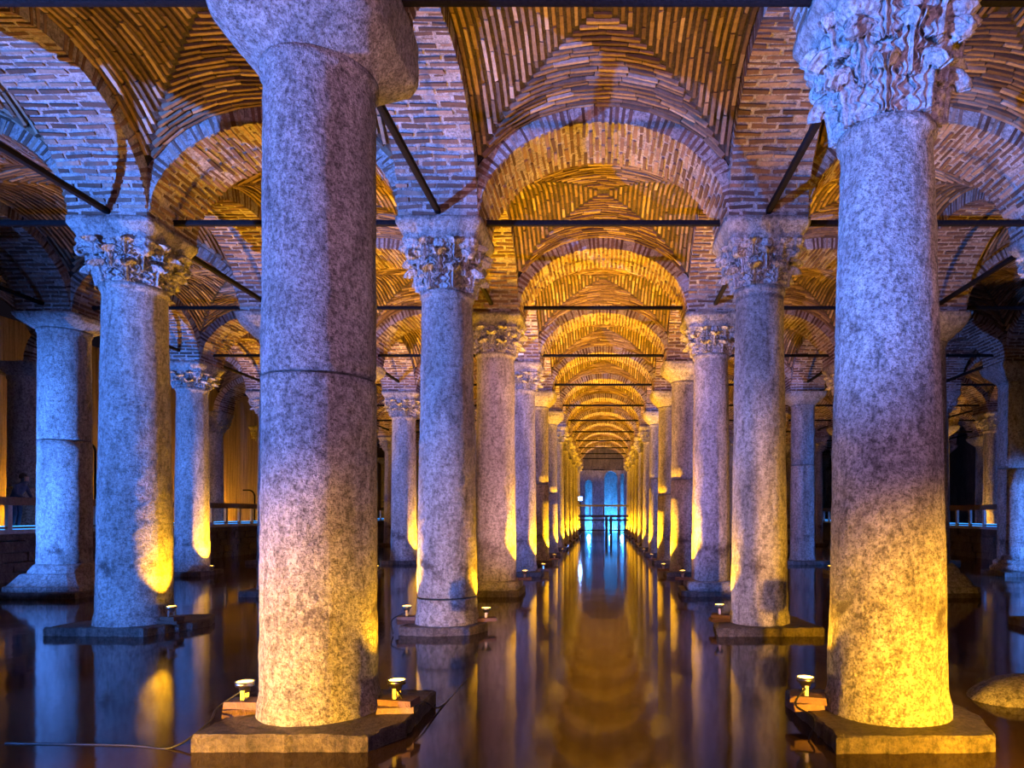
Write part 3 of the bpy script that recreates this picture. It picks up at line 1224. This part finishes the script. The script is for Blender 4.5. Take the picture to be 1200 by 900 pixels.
walkway(-16.68, -15.9, 15.0, 54.0, 1.40, 1, 'the streaked wall side')
walkway(15.4, 16.3, 18.0, 54.0, 1.32, -1, 'the balustrade side')
for y in (26.0, 33.0, 43.0):
    lamp('POINT', 'blue_walkway_light', (16.9, y, 1.9), None, 110, BLUE, 0.08)
for y in (22.0, 33.0, 44.0):
    lamp('POINT', 'blue_walkway_light', (-16.9, y + 2, 1.75), None, 40, BLUE, 0.08)

# footbridge across the end of the aisle
root = empty('footbridge', (0, 56.2, 0))
tag(root, 'dark timber footbridge with a railing crossing the end of the central aisle', 'bridge')
MB().box(-15.2, 15.2, -0.7, 0.7, 1.55, 1.72).build('deck', M['dark_timber'], root)
MB().box(-15.2, 15.2, -0.72, -0.6, 2.42, 2.56).build('top_rail', M['dark_timber'], root)
MB().box(-15.2, 15.2, -0.72, -0.6, 1.24, 1.38).build('beam', M['dark_timber'], root)
MB().box(-15.2, 15.2, -0.72, -0.6, 0.42, 0.52).build('beam', M['dark_timber'], root)
pm = MB().box(-0.05, 0.05, -0.05, 0.05, 0, 0.9)
pme = mesh('post', pm.v, pm.f, M['dark_timber'])
pm = MB().box(-0.11, 0.11, -0.11, 0.11, -0.2, 1.6)
pme2 = mesh('pile', pm.v, pm.f, M['dark_timber'])
for i in range(27):
    obj('post', pme, root, (-15.0 + i * 1.15 + .1, -0.66, 1.6))
for x in (-14, -11, -8, -5.3, -2.6, 0.25, 0.62, 2.6, 5.4, 8, 11, 14):
    obj('pile', pme2, root, (x, -0.62, 0))

# blue lamp beside the bridge
root = empty('floodlight', (-1.95, 57.6, 1.72))
tag(root, 'white-blue floodlight on a pole beside the end footbridge', 'lamp')
MB().tube([(0, 0, -1.9), (0, 0, 1.2)], 0.04, 8).build('pole', M['iron'], root)
MB().box(-0.2, 0.2, -0.02, 0.18, 1.18, 1.58).build('lamp_housing', M['iron'], root)
MB().box(-0.17, 0.17, -0.05, -0.018, 1.22, 1.54).build('lens', M['blue_lens'], root)
lamp('POINT', 'blue_lamp_light', (0, -0.35, 1.4), None, 60, (0.2, 0.4, 1.0), 0.1, parent=root)

# hooked lamp poles on the walkway
for (x, y, h, lab) in ((-16.55, 22.1, 2.75, 'tall dark hooked lamp pole on the walkway beside the bright-blue column'), (-16.55, 32.2, 1.55, 'shorter dark hooked pole farther along the streaked wall walkway')):
    pts = [(0, 0, 0), (0, 0, h - .3)] + [(-0.3 + 0.3 * math.cos(t * PI / 12), 0, h - .3 + 0.3 * math.sin(t * PI / 12)) for t in range(1, 7)] + [(-0.55, 0, h)]
    root = empty('lamp_pole', (x, y, 1.4))
    tag(root, lab, 'lamp pole')
    MB().tube(pts, 0.035, 8).build('pole', M['iron'], root)
    MB().rings([super_ring(0.07, 2, -0.005, 12), super_ring(0.07, 2, 0.03, 12)]).build('foot_plate', M['iron'], root)

# floodlight fixtures standing in the water around the viewpoint, with added ones behind the first columns
def flood_fixture(p, azimuth, elevation, lens, label):
    root = empty('floodlight', (p[0], p[1], 0))
    tag(root, label, 'lamp')
    MB().tube([(0, 0, -0.2), (0, 0, p[2] - 0.05)], 0.025, 8).build('pole', M['iron'], root)
    head = MB().rings([super_ring(0.11, 8, -0.14, 24), super_ring(0.15, 8, -0.05, 24), super_ring(0.15, 8, -0.012, 24)])
    glass = MB().rings([super_ring(0.13, 8, -0.02, 24), super_ring(0.13, 8, -0.008, 24)])
    a, e = math.radians(azimuth), math.radians(elevation)
    rot = Vector((math.sin(a) * math.cos(e), math.cos(a) * math.cos(e), math.sin(e))).to_track_quat('Z', 'Y').to_euler()
    head.build('lamp_housing', M['iron'], root, False, (0, 0, p[2]), rot)
    glass.build('lens', M[lens], root, False, (0, 0, p[2]), rot)


M['violet_lens'] = glow_material('violet_lamp_lens', (0.75, 0.5, 1.0), 6)
flood_fixture(P1, 36, 35, 'blue_lens', 'blue floodlight on a pole beyond the wall-side leafy column')
flood_fixture(P2, 52, 22, 'blue_lens', 'blue floodlight on a pole aimed at the tapering leafy column')
flood_fixture((-14.6, 8.6, 0.8), 19, 15, 'blue_lens', 'added blue floodlight on a pole aimed at the broad bright-blue column')
flood_fixture((15.0, 16.6, 1.2), -60, 5, 'blue_lens', 'blue floodlight on a pole in front of the balustrade')
flood_fixture(P3, 0, 16, 'violet_lens', 'violet floodlight on a pole behind the viewpoint, balustrade side')
flood_fixture(P4, 0, 16, 'violet_lens', 'violet floodlight on a pole behind the viewpoint, wall side')
flood_fixture(P5, -29, 14, 'violet_lens', 'added violet floodlight hidden behind the tapering leafy column')
flood_fixture(P6, 29, 14, 'violet_lens', 'added violet floodlight hidden behind the plain block-capital column')
flood_fixture((-4.6, 1.2, 0.35), 25, 2, 'amber_lens', 'amber floodlight low in the water facing the block-capital column')
flood_fixture((3.6, 1.2, 0.35), -12, 2, 'amber_lens', 'amber floodlight low in the water facing the tapering leafy column')

# white plaque on the brick pier above the fourth column
o = MB().box(-0.13, 0.13, -0.02, 0.0, 0, 0.16).build('plaque', M['plaque'], None, loc=(cx(-1) + 0.02, ry(4) - AW - 0.01, 6.4))
tag(o, 'small white plaque fixed to a brick pier above a leafy capital', 'plaque')

# ------------------------------------------------------------------ stones in the water
def boulder(loc, sx, sy, sz, seed, name, label):
    rings = []
    for i in range(9):
        t = i / 8
        rr = math.cos(t * PI / 2) ** 0.6 if t < 1 else 0.02
        ring = []
        for k in range(28):
            a = 2 * PI * k / 28
            v = Vector((sx * rr * math.cos(a), sy * rr * math.sin(a), sz * math.sin(t * PI / 2) - 0.15 * (1 - t)))
            d = 1 + dispnoise(v, 2.6, 0.22, seed)
            ring.append(Vector((v.x * d, v.y * d, v.z)))
        rings.append(ring)
    tag(MB().rings(rings).build(name, M['rough_stone'], None, True, loc), label, 'stone')


boulder((4.25, 6.75, 0), 0.72, 0.42, 0.22, 3, 'boulder', 'low rounded boulder rising from the water beside the tapering leafy column')


# ------------------------------------------------------------------ cables
def cable(pts, label):
    P = [Vector(q) for q in pts]
    out = []
    for i in range(len(P) - 1):              # smooth curve through the points
        p0, p1, p2, p3 = P[max(i - 1, 0)], P[i], P[i + 1], P[min(i + 2, len(P) - 1)]
        for q in range(6):
            t = q / 6
            out.append(0.5 * ((2 * p1) + (p2 - p0) * t + (2 * p0 - 5 * p1 + 4 * p2 - p3) * t * t + (3 * p1 - p0 - 3 * p2 + p3) * t ** 3))
    out.append(P[-1])
    tag(MB().tube(out, 0.009, 6).build('cable', M['cable'], None, True), label, 'cable', 'black lamp cables')


X, Y = cx(-1), ry(1)
cable([(X - .62, Y - .1, .32), (X - .78, Y - .2, .2), (X - .72, Y - .45, SLAB + .012), (X - .9, Y - .62, .01), (X - 1.3, Y - .55, .004), (X - 2.3, Y - .5, .004)], 'black cable from the wall-side lamp of the block-capital column into the water')
cable([(X + .66, Y, .32), (X + .80, Y - .08, .16), (X + .84, Y + .2, SLAB + .012), (X + .93, Y + .5, .01), (X + .95, Y + 1.6, .004)], 'black cable from the aisle-side lamp of the block-capital column into the water')
X = cx(1)
cable([(X - .68, Y + .03, .32), (X - .82, Y - .1, .2), (X - .72, Y - .3, SLAB + .01), (X - .8, Y - .42, .01)], 'black cable from the lamp of the tapering leafy column')
X, Y = cx(-1), ry(2)
cable([(X - .6, Y - .15, .3), (X - .78, Y - .3, .2), (X - .7, Y - .5, .02)], 'black cable from the wall-side lamp of the gashed column')

# ------------------------------------------------------------------ person leaning on the handrail
def skinned(name, chains, material, parent=None):
    verts, edges, rad = [], [], []
    idx = {}
    for chain in chains:
        prev = None
        for key, co, r in chain:
            if key not in idx:
                idx[key] = len(verts)
                verts.append(co)
                rad.append(r)
            if prev is not None and (prev, idx[key]) not in edges:
                edges.append((prev, idx[key]))
            prev = idx[key]
    me = bpy.data.meshes.new(name)
    me.from_pydata(verts, edges, [])
    me.materials.append(material)
    o = obj(name, me, parent)
    o.modifiers.new('skin', 'SKIN').use_smooth_shade = True
    me.skin_vertices  # layer made by the modifier
    if not me.skin_vertices:
        return o
    for i, r in enumerate(rad):
        sv = me.skin_vertices[0].data[i]
        sv.radius = (r, r)
        sv.use_root = i == 0
    o.modifiers.new('sub', 'SUBSURF').levels = 2
    o.modifiers['sub'].render_levels = 2
    return o


PX, PY, PZ = -16.33, 18.95, 1.40
person = empty('person', (PX, PY, PZ))
person.scale = (0.92, 0.92, 0.92)
tag(person, 'person in a dark blue jacket leaning on the walkway handrail', 'person')
# stands on the deck facing the water (+x), bent forward with the arms on the rail
body = skinned('body', [
    [('pel', (-0.12, 0, 0.90), 0.14), ('waist', (-0.06, 0, 1.04), 0.13), ('chest', (0.04, 0, 1.24), 0.15), ('neck', (0.12, 0, 1.40), 0.06), ('jaw', (0.16, 0, 1.47), 0.075), ('head', (0.17, 0, 1.56), 0.095), ('crown', (0.16, 0, 1.63), 0.06)],
    [('pel', 0, 0), ('hipl', (-0.12, 0.10, 0.84), 0.10), ('kneel', (-0.06, 0.11, 0.47), 0.07), ('anklel', (-0.12, 0.11, 0.09), 0.048), ('toel', (0.06, 0.12, 0.035), 0.035)],
    [('pel', 0, 0), ('hipr', (-0.12, -0.10, 0.84), 0.10), ('kneer', (-0.02, -0.11, 0.47), 0.07), ('ankler', (-0.10, -0.11, 0.09), 0.048), ('toer', (0.08, -0.12, 0.035), 0.035)],
    [('chest', 0, 0), ('shl', (0.06, 0.19, 1.30), 0.065), ('ell', (0.14, 0.25, 1.04), 0.05), ('wrl', (0.30, 0.12, 0.93), 0.036), ('hal', (0.37, 0.08, 0.92), 0.03)],
    [('chest', 0, 0), ('shr', (0.06, -0.19, 1.30), 0.065), ('elr', (0.14, -0.25, 1.04), 0.05), ('wrr', (0.30, -0.12, 0.93), 0.036), ('har', (0.37, -0.08, 0.92), 0.03)],
], M['jacket'], person)
body.data.materials.append(M['jacket'])
q = MB().rings([[Vector((0.155 + 0.0 + rr * math.cos(2 * PI * k / 20), rr * math.sin(2 * PI * k / 20) * .88, z)) for k in range(20)] for z, rr in ((1.53, .095), (1.57, .112), (1.63, .108), (1.68, .08), (1.71, .03))])
for v in q.v:
    v.x -= 0.02
q.build('hair', M['hair'], person, True)
q = MB().rings([[Vector((0.235 + 0.05 * math.cos(2 * PI * k / 16), 0.065 * math.sin(2 * PI * k / 16), z)) for k in range(16)] for z in (1.45, 1.5, 1.55, 1.59)])
q.build('face', M['skin'], person, True)
